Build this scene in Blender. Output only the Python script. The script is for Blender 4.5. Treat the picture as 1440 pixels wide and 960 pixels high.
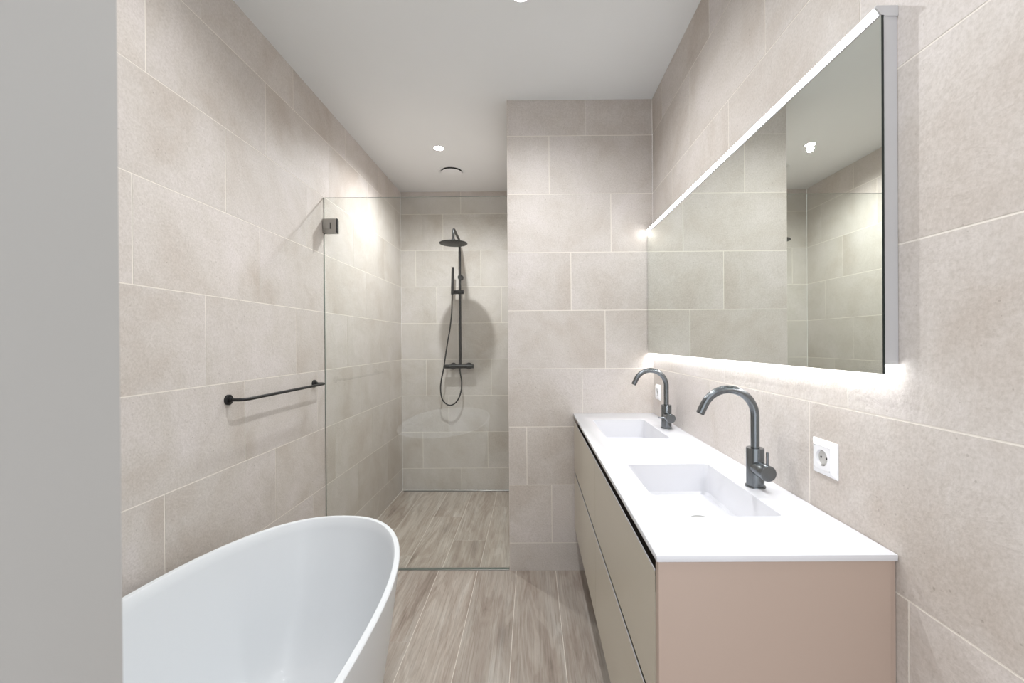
import bpy, bmesh, math, random
from mathutils import Vector, Matrix
random.seed(7)
for o in list(bpy.data.objects):
    bpy.data.objects.remove(o)
S = bpy.context.scene
COL = S.collection
PI = math.pi

# ---------------------------------------------------------------- camera
CAM_H = 1.318
YAW, PITCH, ROLL = .0051, -.0029, -.0067
def cam_vec(a2, u2, d2):
    c, s = math.cos(ROLL), math.sin(ROLL)
    a = a2*c-u2*s; u = a2*s+u2*c
    c, s = math.cos(PITCH), math.sin(PITCH)
    d = d2*c-u*s; z = d2*s+u*c
    c, s = math.cos(YAW), math.sin(YAW)
    return Vector((a*c-d*s, a*s+d*c, z))
cd = bpy.data.cameras.new('camera')
cam = bpy.data.objects.new('camera', cd); COL.objects.link(cam)
cd.sensor_width = 36; cd.lens = 595.83/1440*36
cd.shift_x = -24.375/1440; cd.shift_y = 2.85/1440
cd.clip_start = .01
R, U, F = cam_vec(1, 0, 0), cam_vec(0, 1, 0), cam_vec(0, 0, 1)
M = Matrix((R, U, -F)).transposed().to_4x4(); M.translation = (0, 0, CAM_H)
cam.matrix_world = M
cd.dof.use_dof = True; cd.dof.focus_distance = 2.2; cd.dof.aperture_fstop = 10
S.camera = cam

# ---------------------------------------------------------------- light levels
EXPOSURE = 0.14
SPOT_W = 50.0          # each ceiling downlight
LED_TOP = 22.0         # emission of the strip above the mirror
LED_BOTTOM = 24.0      # emission of the strip under the mirror
WORLD = 1.7            # soft daylight of the hallway behind the open doorway
S.view_settings.view_transform = 'Standard'
S.view_settings.look = 'None'
S.view_settings.exposure = EXPOSURE
S.view_settings.gamma = 1
S.view_settings.use_curve_mapping = False
w = bpy.data.worlds.new('hall_light'); S.world = w; w.use_nodes = True
bg = w.node_tree.nodes['Background']
bg.inputs[0].default_value = (.93, .96, 1.0, 1); bg.inputs[1].default_value = WORLD

# ---------------------------------------------------------------- room numbers (metres)
XL, XR = -1.2, .702          # left and right wall faces
YF = .215                    # inner face of the doorway wall
YP = 2.444                   # face of the partition
YB = 3.91                    # back wall of the shower
XC = -.134                   # shower side of the partition
HC = 2.711                   # ceiling
FS = -.04                    # shower floor

# ---------------------------------------------------------------- helpers
def srgb(r, g, b):
    f = lambda c: (c/255/12.92) if c/255 <= .04045 else ((c/255+.055)/1.055)**2.4
    return (f(r), f(g), f(b), 1)

def new_mat(name):
    m = bpy.data.materials.new(name); m.use_nodes = True
    nt = m.node_tree
    return m, nt, nt.nodes['Principled BSDF'], nt.nodes['Material Output']

def simple(name, col, rough=.5, metal=0, bump=0, bscale=200, spec=.5, coat=0, var=.0, vscale=6):
    m, nt, b, o = new_mat(name)
    b.inputs['Roughness'].default_value = rough
    b.inputs['Metallic'].default_value = metal
    b.inputs['Specular IOR Level'].default_value = spec
    b.inputs['Coat Weight'].default_value = coat
    tc = nt.nodes.new('ShaderNodeTexCoord')
    n = nt.nodes.new('ShaderNodeTexNoise'); n.inputs['Scale'].default_value = vscale; n.inputs['Detail'].default_value = 4
    nt.links.new(tc.outputs['Object'], n.inputs['Vector'])
    mx = nt.nodes.new('ShaderNodeMix'); mx.data_type = 'RGBA'
    nt.links.new(n.outputs['Fac'], mx.inputs['Factor'])
    mx.inputs['A'].default_value = tuple(c*(1-var) for c in col[:3])+(1,)
    mx.inputs['B'].default_value = tuple(min(1, c*(1+var)) for c in col[:3])+(1,)
    nt.links.new(mx.outputs['Result'], b.inputs['Base Color'])
    if bump:
        n2 = nt.nodes.new('ShaderNodeTexNoise'); n2.inputs['Scale'].default_value = bscale; n2.inputs['Detail'].default_value = 3
        nt.links.new(tc.outputs['Object'], n2.inputs['Vector'])
        bp = nt.nodes.new('ShaderNodeBump'); bp.inputs['Strength'].default_value = bump; bp.inputs['Distance'].default_value = .001
        nt.links.new(n2.outputs['Fac'], bp.inputs['Height']); nt.links.new(bp.outputs['Normal'], b.inputs['Normal'])
    return m

def emis(name, col, strength):
    m, nt, b, o = new_mat(name)
    b.inputs['Base Color'].default_value = (.8, .8, .8, 1)
    b.inputs['Emission Color'].default_value = col
    b.inputs['Emission Strength'].default_value = strength
    return m

def tile_material():
    m, nt, b, o = new_mat('beige_stone_tile')
    N, L = nt.nodes, nt.links
    at = N.new('ShaderNodeAttribute'); at.attribute_name = 'tile_seed'
    tc = N.new('ShaderNodeTexCoord')
    sc = N.new('ShaderNodeVectorMath'); sc.operation = 'MULTIPLY_ADD'
    sc.inputs[1].default_value = (37, 37, 37)
    L.new(at.outputs['Vector'], sc.inputs[0]); L.new(tc.outputs['Object'], sc.inputs[2])
    def noise(scale, detail, rough=.55, dist=0):
        n = N.new('ShaderNodeTexNoise'); n.inputs['Scale'].default_value = scale; n.inputs['Detail'].default_value = detail
        n.inputs['Roughness'].default_value = rough; n.inputs['Distortion'].default_value = dist
        L.new(sc.outputs[0], n.inputs['Vector']); return n
    big = noise(2.6, 5, .6, .4)
    r1 = N.new('ShaderNodeValToRGB')
    r1.color_ramp.elements[0].position = .3; r1.color_ramp.elements[0].color = srgb(*TILE_A)
    r1.color_ramp.elements[1].position = .7; r1.color_ramp.elements[1].color = srgb(*TILE_B)
    e = r1.color_ramp.elements.new(.5); e.color = srgb(*TILE_M)
    L.new(big.outputs['Fac'], r1.inputs[0])
    fine = noise(150, 5, .7)
    r2 = N.new('ShaderNodeValToRGB')
    r2.color_ramp.elements[0].position = .32; r2.color_ramp.elements[0].color = (.86, .85, .83, 1)
    r2.color_ramp.elements[1].position = .62; r2.color_ramp.elements[1].color = (1.03, 1.03, 1.03, 1)
    L.new(fine.outputs['Fac'], r2.inputs[0])
    mu = N.new('ShaderNodeMix'); mu.data_type = 'RGBA'; mu.blend_type = 'MULTIPLY'; mu.inputs['Factor'].default_value = 1
    L.new(r1.outputs[0], mu.inputs['A']); L.new(r2.outputs[0], mu.inputs['B'])
    # small dark pores
    vo = N.new('ShaderNodeTexVoronoi'); vo.inputs['Scale'].default_value = 38; vo.inputs['Randomness'].default_value = 1
    L.new(sc.outputs[0], vo.inputs['Vector'])
    patch = noise(9, 3)
    pt = N.new('ShaderNodeMath'); pt.operation = 'MULTIPLY_ADD'; pt.inputs[1].default_value = .34; pt.inputs[2].default_value = -.115
    L.new(patch.outputs['Fac'], pt.inputs[0])
    lt = N.new('ShaderNodeMath'); lt.operation = 'LESS_THAN'
    L.new(vo.outputs['Distance'], lt.inputs[0]); L.new(pt.outputs[0], lt.inputs[1])
    sf = N.new('ShaderNodeMath'); sf.operation = 'MULTIPLY'; sf.inputs[1].default_value = .30
    L.new(lt.outputs[0], sf.inputs[0])
    m3 = N.new('ShaderNodeMix'); m3.data_type = 'RGBA'
    L.new(sf.outputs[0], m3.inputs['Factor']); L.new(mu.outputs['Result'], m3.inputs['A'])
    m3.inputs['B'].default_value = srgb(120, 108, 96)
    # whole tile slightly lighter or darker
    sp = N.new('ShaderNodeSeparateXYZ'); L.new(at.outputs['Vector'], sp.inputs[0])
    mr = N.new('ShaderNodeMapRange'); mr.inputs['To Min'].default_value = .965; mr.inputs['To Max'].default_value = 1.035
    L.new(sp.outputs[0], mr.inputs['Value'])
    m4 = N.new('ShaderNodeVectorMath'); m4.operation = 'SCALE'
    L.new(m3.outputs['Result'], m4.inputs[0]); L.new(mr.outputs[0], m4.inputs['Scale'])
    L.new(m4.outputs[0], b.inputs['Base Color'])
    b.inputs['Roughness'].default_value = .52
    b.inputs['Specular IOR Level'].default_value = .35
    # relief: soft undulation, ridges and grain
    rid = noise(7, 8, .62, .9)
    ad = N.new('ShaderNodeMath'); ad.operation = 'MULTIPLY_ADD'; ad.inputs[1].default_value = .12
    L.new(fine.outputs['Fac'], ad.inputs[0]); L.new(rid.outputs['Fac'], ad.inputs[2])
    ad2 = N.new('ShaderNodeMath'); ad2.operation = 'MULTIPLY_ADD'; ad2.inputs[1].default_value = -.25
    L.new(lt.outputs[0], ad2.inputs[0]); L.new(ad.outputs[0], ad2.inputs[2])
    bp = N.new('ShaderNodeBump'); bp.inputs['Strength'].default_value = .45; bp.inputs['Distance'].default_value = .009
    L.new(ad2.outputs[0], bp.inputs['Height']); L.new(bp.outputs['Normal'], b.inputs['Normal'])
    return m

def wood_material():
    m, nt, b, o = new_mat('grey_oak_plank')
    N, L = nt.nodes, nt.links
    at = N.new('ShaderNodeAttribute'); at.attribute_name = 'tile_seed'
    tc = N.new('ShaderNodeTexCoord')
    sc = N.new('ShaderNodeVectorMath'); sc.operation = 'MULTIPLY_ADD'; sc.inputs[1].default_value = (11, 23, 5)
    L.new(at.outputs['Vector'], sc.inputs[0]); L.new(tc.outputs['Object'], sc.inputs[2])
    def mapped(s):
        mp = N.new('ShaderNodeMapping'); mp.inputs['Scale'].default_value = s
        L.new(sc.outputs[0], mp.inputs['Vector']); return mp
    def noise(mp, scale, detail, rough=.6, dist=0):
        n = N.new('ShaderNodeTexNoise'); n.inputs['Scale'].default_value = scale; n.inputs['Detail'].default_value = detail
        n.inputs['Roughness'].default_value = rough; n.inputs['Distortion'].default_value = dist
        L.new(mp.outputs[0], n.inputs['Vector']); return n
    def ramp(src, stops):
        r = N.new('ShaderNodeValToRGB')
        r.color_ramp.elements[0].position = stops[0][0]; r.color_ramp.elements[0].color = stops[0][1]
        r.color_ramp.elements[1].position = stops[-1][0]; r.color_ramp.elements[1].color = stops[-1][1]
        for p, c in stops[1:-1]:
            e = r.color_ramp.elements.new(p); e.color = c
        L.new(src, r.inputs[0]); return r
    base = noise(mapped((7, 1.0, 1)), 1.5, 6, .65, .5)
    c1 = ramp(base.outputs['Fac'], [(.27, srgb(138, 124, 113)), (.42, srgb(172, 159, 148)), (.56, srgb(186, 176, 166)), (.74, srgb(204, 199, 192))])
    # cathedral grain: rings bent by a slow noise
    warp = noise(mapped((6.5, .7, 1)), 1.0, 2, .45, .3)
    mu = N.new('ShaderNodeMath'); mu.operation = 'MULTIPLY'; mu.inputs[1].default_value = 85
    L.new(warp.outputs['Fac'], mu.inputs[0])
    si = N.new('ShaderNodeMath'); si.operation = 'SINE'; L.new(mu.outputs[0], si.inputs[0])
    gr = ramp(si.outputs[0], [(.0, (.87, .85, .84, 1)), (.55, (1, 1, 1, 1)), (1, (1.0, 1.0, 1.0, 1))])
    fib = noise(mapped((170, 3.5, 1)), 1, 6, .75, .25)
    fr = ramp(fib.outputs['Fac'], [(.34, (.66, .64, .62, 1)), (.48, (.97, .97, .97, 1)), (.66, (1.12, 1.12, 1.12, 1))])
    kn = N.new('ShaderNodeTexVoronoi'); kn.inputs['Scale'].default_value = 1
    L.new(mapped((3.0, .95, 1)).outputs[0], kn.inputs['Vector'])
    kr = ramp(kn.outputs['Distance'], [(.04, (.52, .50, .49, 1)), (.11, (.86, .84, .83, 1)), (.19, (1, 1, 1, 1))])
    def mult(a, c, f=1):
        x = N.new('ShaderNodeMix'); x.data_type = 'RGBA'; x.blend_type = 'MULTIPLY'; x.inputs['Factor'].default_value = f
        L.new(a, x.inputs['A']); L.new(c, x.inputs['B']); return x.outputs['Result']
    c = mult(c1.outputs[0], gr.outputs[0], .8); c = mult(c, fr.outputs[0], .75); c = mult(c, kr.outputs[0], .8)
    sp = N.new('ShaderNodeSeparateXYZ'); L.new(at.outputs['Vector'], sp.inputs[0])
    mr = N.new('ShaderNodeMapRange'); mr.inputs['To Min'].default_value = .93; mr.inputs['To Max'].default_value = 1.06
    L.new(sp.outputs[0], mr.inputs['Value'])
    m4 = N.new('ShaderNodeVectorMath'); m4.operation = 'SCALE'
    L.new(c, m4.inputs[0]); L.new(mr.outputs[0], m4.inputs['Scale'])
    L.new(m4.outputs[0], b.inputs['Base Color'])
    b.inputs['Roughness'].default_value = .42; b.inputs['Specular IOR Level'].default_value = .4
    bp = N.new('ShaderNodeBump'); bp.inputs['Strength'].default_value = .25; bp.inputs['Distance'].default_value = .002
    L.new(fib.outputs['Fac'], bp.inputs['Height']); L.new(bp.outputs['Normal'], b.inputs['Normal'])
    return m

def glass_material():
    m = bpy.data.materials.new('shower_glass'); m.use_nodes = True
    nt = m.node_tree; nt.nodes.clear(); N, L = nt.nodes, nt.links
    o = N.new('ShaderNodeOutputMaterial'); mx = N.new('ShaderNodeMixShader')
    fr = N.new('ShaderNodeFresnel'); fr.inputs['IOR'].default_value = 1.5
    # Fresnel seen from inside the pane behaves like the outside face
    g = N.new('ShaderNodeNewGeometry'); iv = N.new('ShaderNodeMix'); iv.data_type = 'FLOAT'
    iv.inputs['A'].default_value = 1.62; iv.inputs['B'].default_value = 1/1.62
    L.new(g.outputs['Backfacing'], iv.inputs['Factor'])
    L.new(iv.outputs['Result'], fr.inputs['IOR'])
    t = N.new('ShaderNodeBsdfTransparent'); t.inputs[0].default_value = (.972, .990, .980, 1)
    s = N.new('ShaderNodeBsdfGlossy'); s.inputs['Roughness'].default_value = 0; s.inputs[0].default_value = (1, 1, 1, 1)
    L.new(fr.outputs[0], mx.inputs[0]); L.new(t.outputs[0], mx.inputs[1]); L.new(s.outputs[0], mx.inputs[2])
    L.new(mx.outputs[0], o.inputs[0])
    return m

TILE_A, TILE_M, TILE_B = (196, 186, 177), (209, 202, 196), (218, 211, 208)
MT = {}
MT['tile'] = tile_material()
MT['grout'] = simple('pale_grout', srgb(234, 228, 219), .8)
MT['wood'] = wood_material()
MT['wood_grout'] = simple('plank_grout', srgb(228, 222, 212), .8)
MT['paint'] = simple('white_ceiling_paint', srgb(234, 236, 236), .75, bump=.05, bscale=400, var=.01)
MT['jamb'] = simple('grey_white_jamb_paint', srgb(166, 164, 161), .45, var=.02, vscale=3)
MT['glass'] = glass_material()
MT['glass_edge'] = simple('green_glass_edge', srgb(96, 112, 104), .15)
MT['tub'] = simple('white_matt_solid_surface', srgb(226, 229, 232), .32, spec=.45, coat=.15)
MT['slab'] = simple('white_satin_mineral_top', srgb(222, 222, 226), .22, spec=.5)
MT['front'] = simple('taupe_lacquer_front', srgb(194, 186, 170), .30, spec=.5, coat=.2)
MT['side'] = simple('taupe_side_pink_lit', srgb(184, 164, 151), .38, spec=.4)  # taupe again, with the pinkish light on the side mixed into its colour
MT['carcass'] = simple('carcass_gap_shade', srgb(62, 54, 46), .6)  # dark tone paints the shade seen through the drawer gaps
MT['black'] = simple('matt_black_metal', srgb(24, 24, 25), .42, metal=.0, var=.1, vscale=40)
MT['rubber'] = simple('black_hose_sleeve', srgb(26, 26, 27), .4, bump=.3, bscale=500)
MT['gun'] = simple('brushed_gunmetal', srgb(122, 126, 129), .24, metal=1, bump=.12, bscale=300, var=.06, vscale=60)
MT['alu'] = simple('satin_aluminium', srgb(206, 206, 208), .42, metal=.4)
MT['steel'] = simple('brushed_nickel', srgb(168, 166, 162), .32, metal=.8)
MT['dark'] = simple('dark_gap', srgb(28, 28, 28), .7)
MT['plastic'] = simple('white_switch_plastic', srgb(244, 244, 246), .3)
MT['plastic_grey'] = simple('recessed_grey_plastic', srgb(200, 198, 194), .35)
MT['led_top'] = emis('led_diffuser_upper', (.955, .98, 1, 1), LED_TOP)
MT['led_bot'] = emis('led_diffuser_lower', (.955, .98, 1, 1), LED_BOTTOM)
MT['lens'] = emis('downlight_lens', (1, .98, .95, 1), 30)
m_, nt_, b_, o_ = new_mat('silver_mirror'); MT['mirror'] = m_
b_.inputs['Metallic'].default_value = 1; b_.inputs['Roughness'].default_value = .0
b_.inputs['Base Color'].default_value = (.84, .875, .83, 1)

def finish(bm, name, mats, parent=None, smooth=None, loc=(0, 0, 0)):
    me = bpy.data.meshes.new(name)
    bmesh.ops.recalc_face_normals(bm, faces=bm.faces[:])
    bm.to_mesh(me); bm.free()
    if not isinstance(mats, (list, tuple)): mats = [mats]
    for m in mats: me.materials.append(m)
    o = bpy.data.objects.new(name, me); COL.objects.link(o)
    o.location = loc
    if parent is not None:
        o.parent = parent
    if smooth is not None:
        for p in me.polygons: p.use_smooth = True
        try:
            me.set_sharp_from_angle(angle=math.radians(smooth))
        except Exception:
            pass
    return o

def thing(name, label, cat, loc=(0, 0, 0), group=None):
    o = bpy.data.objects.new(name, None); COL.objects.link(o)
    o.location = loc; o.empty_display_size = .05
    o['label'] = label; o['category'] = cat
    if group: o['group'] = group
    return o
def struct(o, label=None):
    o['kind'] = 'structure'
    if label: o['label'] = label
    return o

def box(bm, x0, x1, y0, y1, z0, z1, mi=0, bevel=0, seg=2):
    r = bmesh.ops.create_cube(bm, size=1)
    vs = r['verts']
    for v in vs:
        v.co = Vector(((x0+x1)/2+v.co.x*(x1-x0), (y0+y1)/2+v.co.y*(y1-y0), (z0+z1)/2+v.co.z*(z1-z0)))
    fs = set(f for v in vs for f in v.link_faces)
    for f in fs: f.material_index = mi
    if bevel:
        es = list(set(e for v in vs for e in v.link_edges))
        bmesh.ops.bevel(bm, geom=es, offset=bevel, segments=seg, profile=.5, affect='EDGES', clamp_overlap=True)
def prism(bm, poly, axis, a0, a1, mi=0):
    """extrude a 2D polygon along an axis; the 2 coordinates are the other axes in order"""
    def p3(p, a):
        return {'x': (a, p[0], p[1]), 'y': (p[0], a, p[1]), 'z': (p[0], p[1], a)}[axis]
    v0 = [bm.verts.new(p3(p, a0)) for p in poly]; v1 = [bm.verts.new(p3(p, a1)) for p in poly]
    n = len(poly); fs = [bm.faces.new(v0), bm.faces.new(list(reversed(v1)))]
    for i in range(n):
        fs.append(bm.faces.new((v0[i], v0[(i+1) % n], v1[(i+1) % n], v1[i])))
    for f in fs: f.material_index = mi
    return fs
def frame_from(d):
    d = d.normalized()
    a = Vector((0, 0, 1)) if abs(d.z) < .9 else Vector((1, 0, 0))
    s = d.cross(a).normalized(); return s, s.cross(d).normalized()
def lathe(bm, base, axis, prof, seg=32, mi=0, cap=True):
    """prof: list of (distance along axis, radius)"""
    base = Vector(base); d = Vector(axis).normalized(); s, t = frame_from(d)
    rings = []
    for h, r in prof:
        r = max(r, 1e-5)
        rings.append([bm.verts.new(base+d*h+(s*math.cos(2*PI*i/seg)+t*math.sin(2*PI*i/seg))*r) for i in range(seg)])
    for a, b in zip(rings[:-1], rings[1:]):
        for i in range(seg):
            f = bm.faces.new((a[i], a[(i+1) % seg], b[(i+1) % seg], b[i])); f.material_index = mi
    if cap:
        for r in (rings[0], rings[-1]):
            f = bm.faces.new(r); f.material_index = mi
def smooth_path(pts, n=8):
    pts = [Vector(p) for p in pts]; out = []
    P = [pts[0]*2-pts[1]]+pts+[pts[-1]*2-pts[-2]]
    for i in range(1, len(P)-2):
        for k in range(n):
            t = k/n; a, b, c, d = P[i-1], P[i], P[i+1], P[i+2]
            out.append(.5*((2*b)+(c-a)*t+(2*a-5*b+4*c-d)*t*t+(3*b-3*c+d-a)*t**3))
    out.append(pts[-1]); return out
def tube(bm, path, r, seg=16, mi=0, closed_ends=True):
    path = [Vector(p) for p in path]
    n = len(path); rings = []
    s = None
    for i, p in enumerate(path):
        d = (path[min(i+1, n-1)]-path[max(i-1, 0)]).normalized()
        if s is None: s, t = frame_from(d)
        else:
            s = (s-d*s.dot(d)).normalized(); t = s.cross(d)
        rr = r(i/(n-1)) if callable(r) else r
        rings.append([bm.verts.new(p+(s*math.cos(2*PI*k/seg)+t*math.sin(2*PI*k/seg))*rr) for k in range(seg)])
    for a, b in zip(rings[:-1], rings[1:]):
        for k in range(seg):
            f = bm.faces.new((a[k], a[(k+1) % seg], b[(k+1) % seg], b[k])); f.material_index = mi
    if closed_ends:
        for q in (rings[0], rings[-1]):
            f = bm.faces.new(q); f.material_index = mi

# ---------------------------------------------------------------- tiled walls
ROWZ = [-.04, .16, .495, .83, 1.165, 1.5, 1.835, 2.17, 2.505, HC]
JW = .0038
def tiled(name, fixed, plane, n, u0, u1, phases, thick, zbot=-.04, holes=None):
    """fixed: 'x' or 'y'; plane: coordinate of the visible face; n: +1/-1 direction the face looks to.
    phases: one joint position per row, bottom to top (None = no joint)."""
    bm = bmesh.new()
    lay = bm.loops.layers.color.new('tile_seed')
    back = plane-n*.0006
    def put(ua, ub, za, zb, d0, d1, mi, seed):
        before = set(bm.faces)
        lo, hi = min(d0, d1), max(d0, d1)
        if fixed == 'x': box(bm, lo, hi, ua, ub, za, zb, mi)
        else: box(bm, ua, ub, lo, hi, za, zb, mi)
        for f in bm.faces:
            if f not in before:
                for l in f.loops: l[lay] = seed
    put(u0, u1, zbot, HC, back, plane-n*thick, 1, (0, 0, 0, 1))
    for k in range(9):
        za, zb = max(ROWZ[k], zbot), ROWZ[k+1]
        if k > 0: za += JW/2
        if k < 8: zb -= JW/2
        js = []
        if phases[k] is not None:
            p = phases[k]
            while p > u0: p -= .6
            p += .6
            while p < u1-.004:
                if p > u0+.004: js.append(p)
                p += .6
        es = [u0]+js+[u1]
        for a, b in zip(es[:-1], es[1:]):
            seed = (random.random(), random.random(), random.random(), 1)
            put(a+(JW/2 if a != u0 else .001), b-(JW/2 if b != u1 else .001), za, zb, plane, plane-n*.004, 0, seed)
    return struct(finish(bm, name, [MT['tile'], MT['grout']]))
tiled('wall_left', 'x', XL, 1, .07, YB, [3.198, 2.312, 1.374, 1.765, 1.555, 1.271, 1.665, 1.321, 1.546], .12)
tiled('wall_right', 'x', XR, -1, .07, YP, [.9, 1.3, .794, 1.076, .945, .5, .905, 1.269, 1.664], .12)
tiled('wall_back', 'y', YB, -1, XL, XC, [-.655, -1.009, -.769, -.973, -.68, -.874, -1.064, -.811, -.645], .12)
tiled('wall_partition', 'y', YP, -1, XC, XR, [None, .111, -.031, .291, .425, .23, .462, .108, .317], .04)
tiled('wall_shower_side', 'x', XC, -1, YP+.04, YB, [2.9, 2.6, 3.0, 2.7, 2.95, 2.65, 3.05, 2.75, 2.85], .09)

# wall with the doorway the picture is taken from
bm = bmesh.new()
box(bm, XL, -.21, .07, YF, 0, HC)
box(bm, .66, XR, .07, YF, 0, HC)
box(bm, -.21, .66, .07, YF, 2.32, HC)
struct(finish(bm, 'wall_front', MT['jamb']))

bm = bmesh.new(); box(bm, XL-.12, XR+.12, .07, YB+.12, HC, HC+.1)
struct(finish(bm, 'ceiling', MT['paint']))

# ---------------------------------------------------------------- floors of wood-look planks
def planks(name, x0, x1, y0, y1, z, ends, thick=.1):
    bm = bmesh.new(); lay = bm.loops.layers.color.new('tile_seed')
    def put(a, b, c, d, z0, z1, mi, seed):
        before = set(bm.faces); box(bm, a, b, c, d, z0, z1, mi)
        for f in bm.faces:
            if f not in before:
                for l in f.loops: l[lay] = seed
    put(x0, x1, y0, y1, z-thick, z-.0004, 1, (0, 0, 0, 1))
    k0 = -6; k = k0
    while True:
        a, b = -.095+.2255*k, -.095+.2255*(k+1)
        if a > x1: break
        if b > x0:
            e = ends.get(k, (k*.43) % 1.2)
            while e > y0: e -= 1.2
            ys = [y0]; e += 1.2
            while e < y1: ys.append(e); e += 1.2
            ys.append(y1)
            for c, d in zip(ys[:-1], ys[1:]):
                if d-c < .006: continue
                put(max(a, x0)+.0012, min(b, x1)-.0012, c+.0012, d-.0012, z-.006, z, 0,
                    (random.random(), random.random(), random.random(), 1))
        k += 1
    return struct(finish(bm, name, [MT['wood'], MT['wood_grout']]))
planks('floor', XL, XR, -1.1, 2.474, 0, {-3: 1.863, -2: 1.3, -1: 1.36, 0: 1.42, 1: 1.45})
planks('floor_shower', XL, XC, 2.474, YB, FS, {-3: 3.3, -2: 2.91, -1: 3.5, -4: 2.7, -5: 3.1})

# ---------------------------------------------------------------- bathtub
TX, TY, TA, TB, TN, TZ = -.782, 1.0, .383, .747, 2.3, .608
tub = thing('bathtub', 'large white oval freestanding bathtub with a thin rim, beside the left wall', 'bathtub', (TX, TY, 0))
def sup(a, b, n, seg, z):
    out = []
    for i in range(seg):
        t = 2*PI*i/seg; c, s = math.cos(t), math.sin(t)
        out.append(Vector((a*math.copysign(abs(c)**(2/n), c), b*math.copysign(abs(s)**(2/n), s), z)))
    return out
SEG = 128
bm = bmesh.new()
rings = []
def ring(a, b, z, n=TN):
    rings.append([bm.verts.new(p) for p in sup(a, b, n, SEG, z)])
# outside, from the foot upwards
for h, k in ((.0, .735), (.012, .75), (.06, .785), (.15, .835), (.26, .885), (.38, .93), (.48, .963), (.56, .987), (.598, .998)):
    ring(TA*k, TB*(1-(1-k)*.8), h)
ring(TA-.0005, TB-.0005, TZ-.003); ring(TA-.003, TB-.003, TZ)
ring(TA-.017, TB-.017, TZ); ring(TA-.020, TB-.020, TZ-.003)
ai, bi = TA-.022, TB-.022
for h, k in ((.57, .992), (.50, .965), (.40, .915), (.30, .855), (.22, .79), (.17, .73), (.135, .66), (.122, .58), (.117, .42), (.114, .2)):
    ring(ai*k, bi*(1-(1-k)*1.0), h, TN)
for a, b in zip(rings[:-1], rings[1:]):
    for i in range(SEG):
        bm.faces.new((a[i], a[(i+1) % SEG], b[(i+1) % SEG], b[i]))
bm.faces.new(rings[0]); bm.faces.new(rings[-1])
finish(bm, 'tub_body', MT['tub'], tub, 40)
bm = bmesh.new(); lathe(bm, (0, 0, .1135), (0, 0, 1), [(0, .034), (.004, .034), (.006, .031), (.006, .0)], 32)
finish(bm, 'drain_plug', MT['tub'], tub, 40)

# ---------------------------------------------------------------- vanity
VX, VY0, VY1, VZ = .238, .815, YP-.002, .906
VT = .013
def boolean(base, cutters, op):
    for c in cutters:
        md = base.modifiers.new('b', 'BOOLEAN'); md.operation = op; md.object = c; md.solver = 'EXACT'
    dg = bpy.context.evaluated_depsgraph_get(); dg.update()
    me = bpy.data.meshes.new_from_object(base.evaluated_get(dg))
    base.modifiers.clear(); base.data = me
    for c in cutters: bpy.data.objects.remove(c)
BAS = [(.996, 1.424), (1.803, 2.233)]
def rounded_rect(x0, x1, y0, y1, r, z, seg=6):
    out = []
    for cx, cy, a0 in ((x1-r, y1-r, 0), (x0+r, y1-r, PI/2), (x0+r, y0+r, PI), (x1-r, y0+r, 1.5*PI)):
        for i in range(seg+1):
            a = a0+PI/2*i/seg; out.append((cx+r*math.cos(a), cy+r*math.sin(a), z))
    return out
def loft(bm, loops):
    vv = [[bm.verts.new(p) for p in l] for l in loops]
    for a, b in zip(vv[:-1], vv[1:]):
        for i in range(len(a)):
            bm.faces.new((a[i], a[(i+1) % len(a)], b[(i+1) % len(a)], b[i]))
    bm.faces.new(vv[0]); bm.faces.new(vv[-1])
bm = bmesh.new(); box(bm, VX, XR-.001, VY0, VY1, VZ-VT, VZ, 0, .0015, 2)
top = finish(bm, 'washbasin_countertop', MT['slab'])
outer, inner = [], []
for y0, y1 in BAS:
    bm = bmesh.new(); box(bm, .300, .606, y0-.018, y1+.018, VZ-.112, VZ-VT+.002)
    outer.append(finish(bm, 'tmp', MT['slab']))
    bm = bmesh.new()
    loft(bm, [rounded_rect(.318, .588, y0, y1, .012, VZ+.01), rounded_rect(.318, .588, y0, y1, .012, VZ-.001),
              rounded_rect(.322, .586, y0+.002, y1-.002, .014, VZ-.010),
              rounded_rect(.378, .583, y0+.006, y1-.006, .018, VZ-.090),
              rounded_rect(.392, .578, y0+.012, y1-.012, .018, VZ-.098),
              rounded_rect(.410, .560, y0+.06, y1-.06, .018, VZ-.100)])
    inner.append(finish(bm, 'tmp', MT['slab']))
boolean(top, outer, 'UNION'); boolean(top, inner, 'DIFFERENCE')
for p in top.data.polygons: p.use_smooth = True
top.data.set_sharp_from_angle(angle=math.radians(28))
top['label'] = 'long thin white countertop with two rectangular sunken basins, on the taupe vanity'
top['category'] = 'washbasin'
for y0, y1 in BAS:
    bm = bmesh.new(); lathe(bm, (.48, (y0+y1)/2, VZ-.1005), (0, 0, 1), [(0, .03), (.004, .03), (.005, .028), (.005, .0)], 32)
    finish(bm, 'drain', MT['steel'], top, 40)

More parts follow.
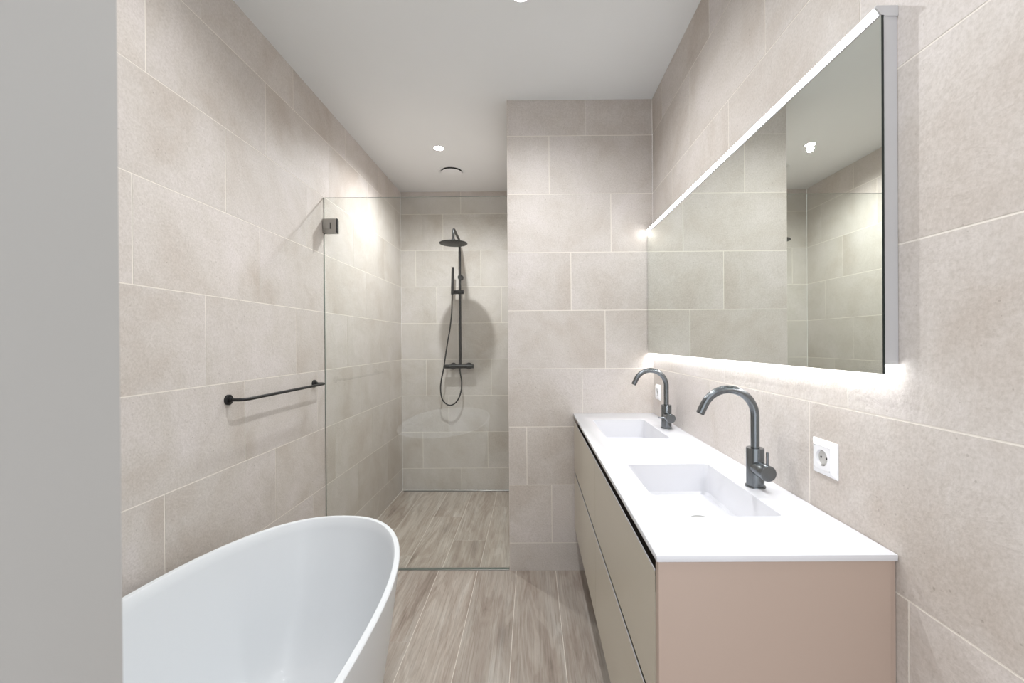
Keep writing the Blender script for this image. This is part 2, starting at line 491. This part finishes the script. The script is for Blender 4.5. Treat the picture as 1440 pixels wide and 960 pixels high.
van = thing('vanity_cabinet', 'wall-hung taupe vanity cabinet with four handleless drawers, under the white countertop', 'cabinet', (VX, VY0, .255))
VB = .255; ZT = VZ-VT-.0005
def L_(x, y, z): return (x-VX, y-VY0, z-VB)
def vbox(name, x0, x1, y0, y1, z0, z1, m, parent=van, bevel=.0008, extra=None):
    bm = bmesh.new(); box(bm, x0-VX, x1-VX, y0-VY0, y1-VY0, z0-VB, z1-VB, 0, bevel, 1)
    return finish(bm, name, m, parent)
vbox('side_panel', VX+.004, .690, VY0+.003, VY0+.021, VB, ZT, MT['side'])
vbox('filler_strip', .6905, XR-.001, VY0+.006, VY0+.021, VB, ZT, MT['side'])
vbox('side_panel', VX+.024, XR-.001, VY1-.018, VY1, VB, ZT, MT['side'])
bm = bmesh.new()
def cb(x0, x1, y0, y1, z0, z1): box(bm, x0-VX, x1-VX, y0-VY0, y1-VY0, z0-VB, z1-VB)
cb(VX+.045, XR-.001, VY0+.022, VY1-.019, VB+.004, VB+.02)      # bottom
cb(VX+.052, VX+.066, VY0+.022, VY1-.019, VB+.021, .78)          # inner front
cb(XR-.012, XR-.001, VY0+.022, VY1-.019, VB+.021, .78)          # back
cb(VX+.0225, VX+.035, VY0+.022, VY1-.019, .30, ZT)            # board behind the grips, coloured dark as the shade of the recess
finish(bm, 'carcass', MT['carcass'], van)
YM = 1.628; ZG = .575
for ya, yb_ in ((VY0+.0225, YM-.0015), (YM+.0015, VY1-.019)):
    for za, zb in ((VB, ZG), (ZG+.014, .868)):
        # front board whose top edge is bevelled as the finger grip
        ya2 = ya if ya != VY0+.0225 else VY0+.0225
        bm = bmesh.new()
        x0, x1 = .002, .021
        prism(bm, [(x0, za-VB), (x1, za-VB), (x1, zb-VB-.045), (x0+.0016, zb-VB-.045), (x0+.0016, zb-VB-.003), (x0, zb-VB-.003)], 'y', ya2-VY0, yb_-VY0)
        d = finish(bm, 'drawer_front', MT['front'], van)
        bm = bmesh.new(); box(bm, x0, x0+.0016, ya2-VY0, yb_-VY0, zb-VB-.0029, zb-VB)
        finish(bm, 'grip_edge', MT['alu'], d)

# ---------------------------------------------------------------- taps
def tap(x, y, label, pin_dir):
    z = VZ
    t = thing('basin_tap', label, 'tap', (x, y, z), 'gooseneck basin taps')
    bm = bmesh.new()
    lathe(bm, (0, 0, 0), (0, 0, 1), [(0, .0268), (.003, .0268), (.004, .0262), (.0045, .0235), (.108, .0235), (.110, .0225), (.1105, 0)], 40)
    finish(bm, 'tap_body', MT['gun'], t, 40)
    r = .075; c = Vector((-r, 0, .200))
    pts = [(0, 0, .108), (0, 0, .150), (0, 0, .18)]
    for i in range(0, 29):
        a = math.radians(154)*i/28
        pts.append((c.x+r*math.cos(a), 0, c.z+r*math.sin(a)))
    d = Vector((-math.sin(a), 0, math.cos(a)))
    e = Vector(pts[-1])+d*.028; pts.append(tuple(e))
    bm = bmesh.new(); tube(bm, pts, .0115, 24)
    finish(bm, 'spout', MT['gun'], t, 50)
    bm = bmesh.new(); lathe(bm, e, d, [(0, .0095), (.0012, .0095), (.0012, 0)], 20)
    finish(bm, 'aerator', MT['dark'], t, 40)
    bm = bmesh.new()
    lathe(bm, (0, 0, .056), (0, -1, 0), [(.010, .0205), (.036, .0205), (.0365, .0195), (.038, .0195), (.0385, .0212), (.068, .0212), (.069, .0204), (.069, 0)], 40)
    finish(bm, 'mixer_knob', MT['gun'], t, 40)
    bm = bmesh.new(); p = Vector((0, -.0625, .056)); q = Vector(pin_dir)
    lathe(bm, p+q*.018, q, [(0, .0034), (.037, .0034), (.038, .003), (.038, 0)], 16)
    finish(bm, 'lever_pin', MT['gun'], t, 40)
    return t
tap(.631, 1.202, 'nearer tall gunmetal gooseneck tap, its lever pin pointing straight up', (0, 0, 1))
tap(.640, 2.02, 'farther gunmetal gooseneck tap near the partition, its lever pin pointing left', (-1, 0, .08))

# ---------------------------------------------------------------- wall sockets
def socket(yc, zc, label):
    t = thing('wall_socket', label, 'socket', (XR, yc, zc), 'wall sockets above the countertop')
    h = .0415
    bm = bmesh.new()
    # chamfered frame with a square opening, wall behind at x=0, front at -0.012
    def sq(x, s): return [bm.verts.new((x, a*s, b*s)) for a, b in ((-1, -1), (1, -1), (1, 1), (-1, 1))]
    R_ = [sq(-.0002, h), sq(-.003, h), sq(-.011, h-.0125), sq(-.011, h-.0138), sq(-.004, h-.0138)]
    for a, b in zip(R_[:-1], R_[1:]):
        for i in range(4): bm.faces.new((a[i], a[(i+1) % 4], b[(i+1) % 4], b[i]))
    bm.faces.new(R_[0]); bm.faces.new(R_[-1])
    finish(bm, 'socket_frame', MT['plastic'], t)
    # insert plate with round recess
    bm = bmesh.new(); s = h-.0142; n = 48; rr = .0195
    out = []; inn = []; inn2 = []
    for i in range(n):
        a = 2*PI*(i+.5)/n; c, sn = math.cos(a), math.sin(a); k = s/max(abs(c), abs(sn))
        out.append(bm.verts.new((-.0108, c*k, sn*k))); inn.append(bm.verts.new((-.0108, c*rr, sn*rr)))
        inn2.append(bm.verts.new((-.0045, c*rr*.97, sn*rr*.97)))
    for i in range(n):
        j = (i+1) % n
        bm.faces.new((out[i], out[j], inn[j], inn[i])); bm.faces.new((inn[i], inn[j], inn2[j], inn2[i]))
    finish(bm, 'socket_insert', MT['plastic'], t)
    bm = bmesh.new(); lathe(bm, (-.0042, 0, 0), (-1, 0, 0), [(0, .019), (.0008, .0189), (.0008, 0)], 32)
    finish(bm, 'socket_well', MT['plastic_grey'], t)
    for s_ in (-1, 1):
        bm = bmesh.new(); lathe(bm, (-.0052, s_*.0095, 0), (-1, 0, 0), [(0, .0027), (.0004, .0027), (.0004, 0)], 16)
        finish(bm, 'pin_hole', MT['dark'], t)
        bm = bmesh.new(); box(bm, -.0105, -.0052, -.003, .003, s_*.0175-.0015, s_*.0175+.0015, 0, .0004, 1)
        finish(bm, 'earth_clip', MT['steel'], t)
socket(1.015, 1.0375, 'square white wall socket beside the nearer tap, right of the basins')
socket(2.345, 1.0375, 'square white wall socket behind the farther tap, close to the partition corner')

# ---------------------------------------------------------------- mirror with light strips
MY0, MY1, MXF = .811, YP-.004, .669
mir = thing('illuminated_mirror', 'wide frameless mirror with white light strips above and below, on the right wall', 'mirror', (XR, MY0, 1.253))
def mbox(name, x0, x1, y0, y1, z0, z1, m, bevel=0, parent=mir):
    bm = bmesh.new(); box(bm, x0-XR, x1-XR, y0-MY0, y1-MY0, z0-1.253, z1-1.253, 0, bevel, 1)
    return finish(bm, name, m, parent)
bm = bmesh.new(); box(bm, MXF-XR, MXF+.005-XR, 0, MY1-MY0, 0, .683, 1)
bm.normal_update()
for f in bm.faces:
    f.material_index = 0 if f.normal.x < -.9 else 1
finish(bm, 'mirror_glass', [MT['mirror'], simple('dark_mirror_edge', srgb(30, 38, 36), .2)], mir)
mbox('mirror_frame', MXF+.0055, XR-.0005, MY0+.002, MY1, 1.270, 1.9355, MT['alu'], .0006)
mbox('light_strip', .678, .698, MY0+.006, MY1-.004, 1.2655, 1.2695, MT['led_bot'])
# upper strip: a slanted diffuser held in an aluminium channel, facing down into the room
bm = bmesh.new()
P_ = [(.6615, 1.9525), (.6615, 1.9535), (XR-.0005, 1.9535), (XR-.0005, 1.9365), (.6672, 1.9365), (.6672, 1.9415), (.6735, 1.9415)]
P_ = [(a-XR, b-1.253) for a, b in P_]
prism(bm, P_, 'y', .004, MY1-MY0)
finish(bm, 'strip_channel', MT['alu'], mir)
bm = bmesh.new()
P_ = [(.6605, 1.9518), (.6625, 1.9518), (.6735, 1.9420), (.6672, 1.9420), (.6600, 1.9500)]
P_ = [(a-XR, b-1.253) for a, b in P_]
prism(bm, P_, 'y', .006, MY1-MY0-.002)
finish(bm, 'light_strip', MT['led_top'], mir)
bm = bmesh.new()
P_ = [(.6595, 1.9540), (XR-.0005, 1.9540), (XR-.0005, 1.9345), (.6715, 1.9345), (.6585, 1.9500)]
P_ = [(a-XR, b-1.253) for a, b in P_]
prism(bm, P_, 'y', .0, .004)
finish(bm, 'end_cap', MT['alu'], mir)

# ---------------------------------------------------------------- shower screen
GX0, GX1, GY = XL+.002, XC-.002, 2.449
scr = thing('shower_screen', 'tall clear frameless glass shower screen between the left wall and the partition', 'shower screen', (GX0, GY, 0))
bm = bmesh.new(); box(bm, 0, GX1-GX0, 0, .008, .006, 2.163)
bm.normal_update()
for f in bm.faces: f.material_index = 0 if abs(f.normal.y) > .9 else 1
finish(bm, 'glass_pane', [MT['glass'], MT['glass_edge']], scr)
def hinge(z):
    bm = bmesh.new()
    box(bm, .0, .078, -.013, -.0005, z-.041, z+.041, 0, .0015, 2)
    box(bm, .0, .078, .0085, .021, z-.041, z+.041, 0, .0015, 2)
    h = finish(bm, 'hinge', MT['steel'], scr)
    bm = bmesh.new(); box(bm, .001, .036, -.0165, -.0132, z-.020, z+.020, 0, .001, 1)
    finish(bm, 'hinge_plate', MT['steel'], h)
    bm = bmesh.new(); box(bm, .042, .0455, -.0142, -.0132, z-.018, z+.018)
    finish(bm, 'cover_slot', MT['dark'], h)
    bm = bmesh.new(); box(bm, .0782, .0830, -.0128, -.0008, z-.041, z+.041)
    finish(bm, 'seal', MT['dark'], h)
hinge(1.997)
bm = bmesh.new(); box(bm, GX0, GX1, 2.446, 2.4735, .0, .005, 0, .001, 1)
o = finish(bm, 'shower_threshold', MT['steel'])
o['label'] = 'slim metal threshold strip along the floor under the glass screen'; o['category'] = 'threshold'
dr = thing('linear_drain', 'narrow dark linear drain along the foot of the shower back wall', 'drain', ((XL+XC)/2, YB-.03, FS))
hw = (XC-XL)/2-.02
bm = bmesh.new(); box(bm, -hw, hw, -.018, .018, .0, .0015)
finish(bm, 'drain_channel', MT['dark'], dr)
bm = bmesh.new(); box(bm, -hw, hw, -.012, .012, .0015, .0045, 0, .0008, 1)
finish(bm, 'drain_cover', MT['steel'], dr)

# ---------------------------------------------------------------- shower column
PX, PY = -.645, 3.835
sh = thing('shower_column', 'matt black shower column with round rain head and hand shower, on the shower back wall', 'shower', (PX, YB, 1.104))
def SL(p): return (p[0]-PX, p[1]-YB, p[2]-1.104)
def spart(name, bm, m='black', parent=sh, sm=40): 
    return finish(bm, name, MT[m], parent, sm)
HX, HY, HZ = -.627, 3.43, 2.122
bm = bmesh.new()
path = [(PX, PY, 1.11), (PX, PY, 1.6), (PX, PY, 2.14)]
path2 = [(PX, PY, 2.14), (PX, PY, 2.20), (PX+.0005, PY-.012, 2.228), (PX+.002, PY-.04, 2.240), (PX+.009, PY-.2, 2.243), (HX-.001, HY+.045, 2.243), (HX, HY+.013, 2.233), (HX, HY, 2.205), (HX, HY, HZ+.03)]
tube(bm, [SL(p) for p in path], .0115, 20)
spart('riser_pipe', bm)
bm = bmesh.new(); tube(bm, [SL(p) for p in smooth_path(path2, 6)], .0105, 18)
spart('shower_arm', bm)
bm = bmesh.new()
lathe(bm, SL((HX, HY, HZ)), (0, 0, 1), [(-.004, 0), (-.004, .110), (-.002, .113), (.003, .113), (.005, .110), (.009, .03), (.016, .018), (.034, .016), (.036, .012), (.036, 0)], 56)
hd = spart('rain_head', bm)
bm = bmesh.new()
for rr, n in ((.02, 6), (.04, 12), (.06, 18), (.08, 24), (.1, 30)):
    for i in range(n):
        a = 2*PI*i/n
        lathe(bm, SL((HX+rr*math.cos(a), HY+rr*math.sin(a), HZ-.0038)), (0, 0, -1), [(0, .0038), (.0025, .0026), (.0025, 0)], 8)
nz = finish(bm, 'nozzles', simple('grey_silicone_nozzle', srgb(92, 96, 92), .6), hd); nz['kind'] = 'stuff'
bm = bmesh.new()
lathe(bm, SL((PX+.008, PY-.005, 1.908)), (0, -1, 0), [(-.065, .016), (-.02, .016), (-.02, .0245), (.014, .0245), (.017, .022), (.017, 0)], 32)
spart('wall_bracket', bm)
bm = bmesh.new()
lathe(bm, SL((-.722, PY-.004, 1.776)), (1, 0, 0), [(0, 0), (0, .0165), (.004, .0185), (.108, .0185), (.112, .0165), (.112, 0)], 28)
spart('hand_shower_holder', bm)
bm = bmesh.new()
tube(bm, [SL(p) for p in ((-.7095, PY-.032, 1.752), (-.707, PY-.034, 1.82), (-.700, PY-.040, 1.996))], .0118, 20)
spart('hand_shower', bm)
bm = bmesh.new()
hp = [(-.7095, PY-.032, 1.755), (-.712, PY-.03, 1.69), (-.716, PY-.028, 1.587), (-.731, PY-.03, 1.45), (-.752, PY-.034, 1.33), (-.772, PY-.04, 1.2), (-.790, PY-.040, 1.085), (-.812, PY-.035, .985), (-.822, PY-.02, .895),
      (-.812, PY-.01, .815), (-.783, PY, .770), (-.742, PY+.002, .752), (-.697, PY+.002, .770), (-.660, PY+.002, .822), (-.638, PY+.002, .90), (-.636, PY+.002, .97), (-.646, PY+.002, 1.03), (-.652, PY, 1.085)]
tube(bm, [SL(p) for p in smooth_path(hp, 7)], .0062, 12)
spart('shower_hose', bm, 'rubber')
bm = bmesh.new()
lathe(bm, SL((-.789, PY, 1.104)), (1, 0, 0), [(0, 0), (0, .017), (.002, .0185), (.050, .0185), (.0505, .0165), (.0525, .0165), (.053, .0185), (.211, .0185), (.2115, .0165), (.2135, .0165), (.214, .0185), (.262, .0185), (.264, .017), (.264, 0)], 36)
lathe(bm, SL((-.652, PY, 1.092)), (0, 0, -1), [(0, .009), (.022, .009), (.022, 0)], 18)
vl = spart('mixer_valve', bm)
for xx in (-.722, -.580):
    bm = bmesh.new()
    lathe(bm, SL((xx, YB-.0005, 1.104)), (0, -1, 0), [(0, .031), (.008, .031), (.012, .028), (.013, .016), (.068, .016), (.068, 0)], 32)
    spart('wall_flange', bm, parent=vl)

# ---------------------------------------------------------------- towel rail
RX = XL+.068
rail = thing('towel_rail', 'slim matt black towel rail with round plates, on the left tiled wall', 'towel rail', (XL, 1.664, 1.099))
ZR = 0
y2 = .66
pp = []
def arc(cx, cy, r, a0, a1, n=8):
    return [(cx+r*math.cos(a0+(a1-a0)*i/n), cy+r*math.sin(a0+(a1-a0)*i/n), 0) for i in range(n+1)]
rr = .03; D_ = .068
pp = [(.004, 0, 0), (D_-rr-.005, 0, 0)]+arc(D_-rr, rr, rr, -PI/2, 0)+[(D_, .2, 0), (D_, .45, 0)]+arc(D_-rr, y2-rr, rr, 0, PI/2)+[(D_-rr-.005, y2, 0), (.004, y2, 0)]
bm = bmesh.new(); tube(bm, pp, .0066, 16)
finish(bm, 'rail_bar', MT['black'], rail, 50)
for yy in (0, y2):
    bm = bmesh.new(); lathe(bm, (.0005, yy, 0), (1, 0, 0), [(0, .0205), (.0075, .0205), (.009, .0195), (.0095, .0105), (.018, .0105), (.018, 0)], 32)
    finish(bm, 'wall_plate', MT['black'], rail, 40)

# ---------------------------------------------------------------- ceiling fittings
def downlight(x, y, label, power=1.0):
    t = thing('ceiling_downlight', label, 'ceiling light', (x, y, HC), 'recessed ceiling spotlights')
    bm = bmesh.new()
    lathe(bm, (0, 0, 0), (0, 0, -1), [(0, .043), (.003, .042), (.004, .039), (.003, .034), (.0005, .033)], 40, cap=False)
    finish(bm, 'trim_ring', MT['paint'], t, 40)
    bm = bmesh.new(); lathe(bm, (0, 0, -.0003), (0, 0, -1), [(0, .0315), (.0035, .0315), (.0036, 0)], 32)
    finish(bm, 'light_lens', MT['lens'], t, 40)
    ld = bpy.data.lights.new('downlight_lamp', 'SPOT'); ld.energy = SPOT_W*power; ld.color = (.97, .985, 1)
    ld.shadow_soft_size = .022; ld.spot_size = math.radians(160); ld.spot_blend = 1
    lo = bpy.data.objects.new('lamp', ld); COL.objects.link(lo); lo.parent = t; lo.location = (0, 0, -.03)
    return t
downlight(-.654, 3.03, 'small round white ceiling spotlight in the shower, in front of the round vent', 1.65)
downlight(-.035, 1.70, 'small round white ceiling spotlight above the floor, cut by the top edge of the photo')
downlight(-.035, .55, 'added unseen small round white ceiling spotlight near the doorway, above the camera', .6)  # added lamp out of view, lights the near end of the vanity
downlight(-.72, 1.2, 'added unseen small round white ceiling spotlight directly above the bathtub', .3)  # added lamp out of view, evens the light on the left wall
vent = thing('ceiling_vent', 'round white ventilation valve in the shower ceiling, behind the spotlight', 'vent', (-.638, 3.44, HC))
bm = bmesh.new(); lathe(bm, (0, 0, -.0002), (0, 0, -1), [(0, .108), (.002, .106), (.003, .088), (.0005, .086)], 48, cap=False)
finish(bm, 'vent_flange', MT['paint'], vent, 40)
bm = bmesh.new(); lathe(bm, (0, 0, -.0004), (0, 0, -1), [(0, .082), (.012, .080), (.012, 0)], 48)
finish(bm, 'vent_gap_shade', MT['dark'], vent, 40)  # solid neck coloured dark as the shade in the gap above the disc
bm = bmesh.new(); lathe(bm, (0, 0, -.0125), (0, 0, -1), [(0, .080), (.001, .084), (.003, .083), (.006, .07), (.007, 0)], 48)
finish(bm, 'vent_disc', MT['paint'], vent, 40)
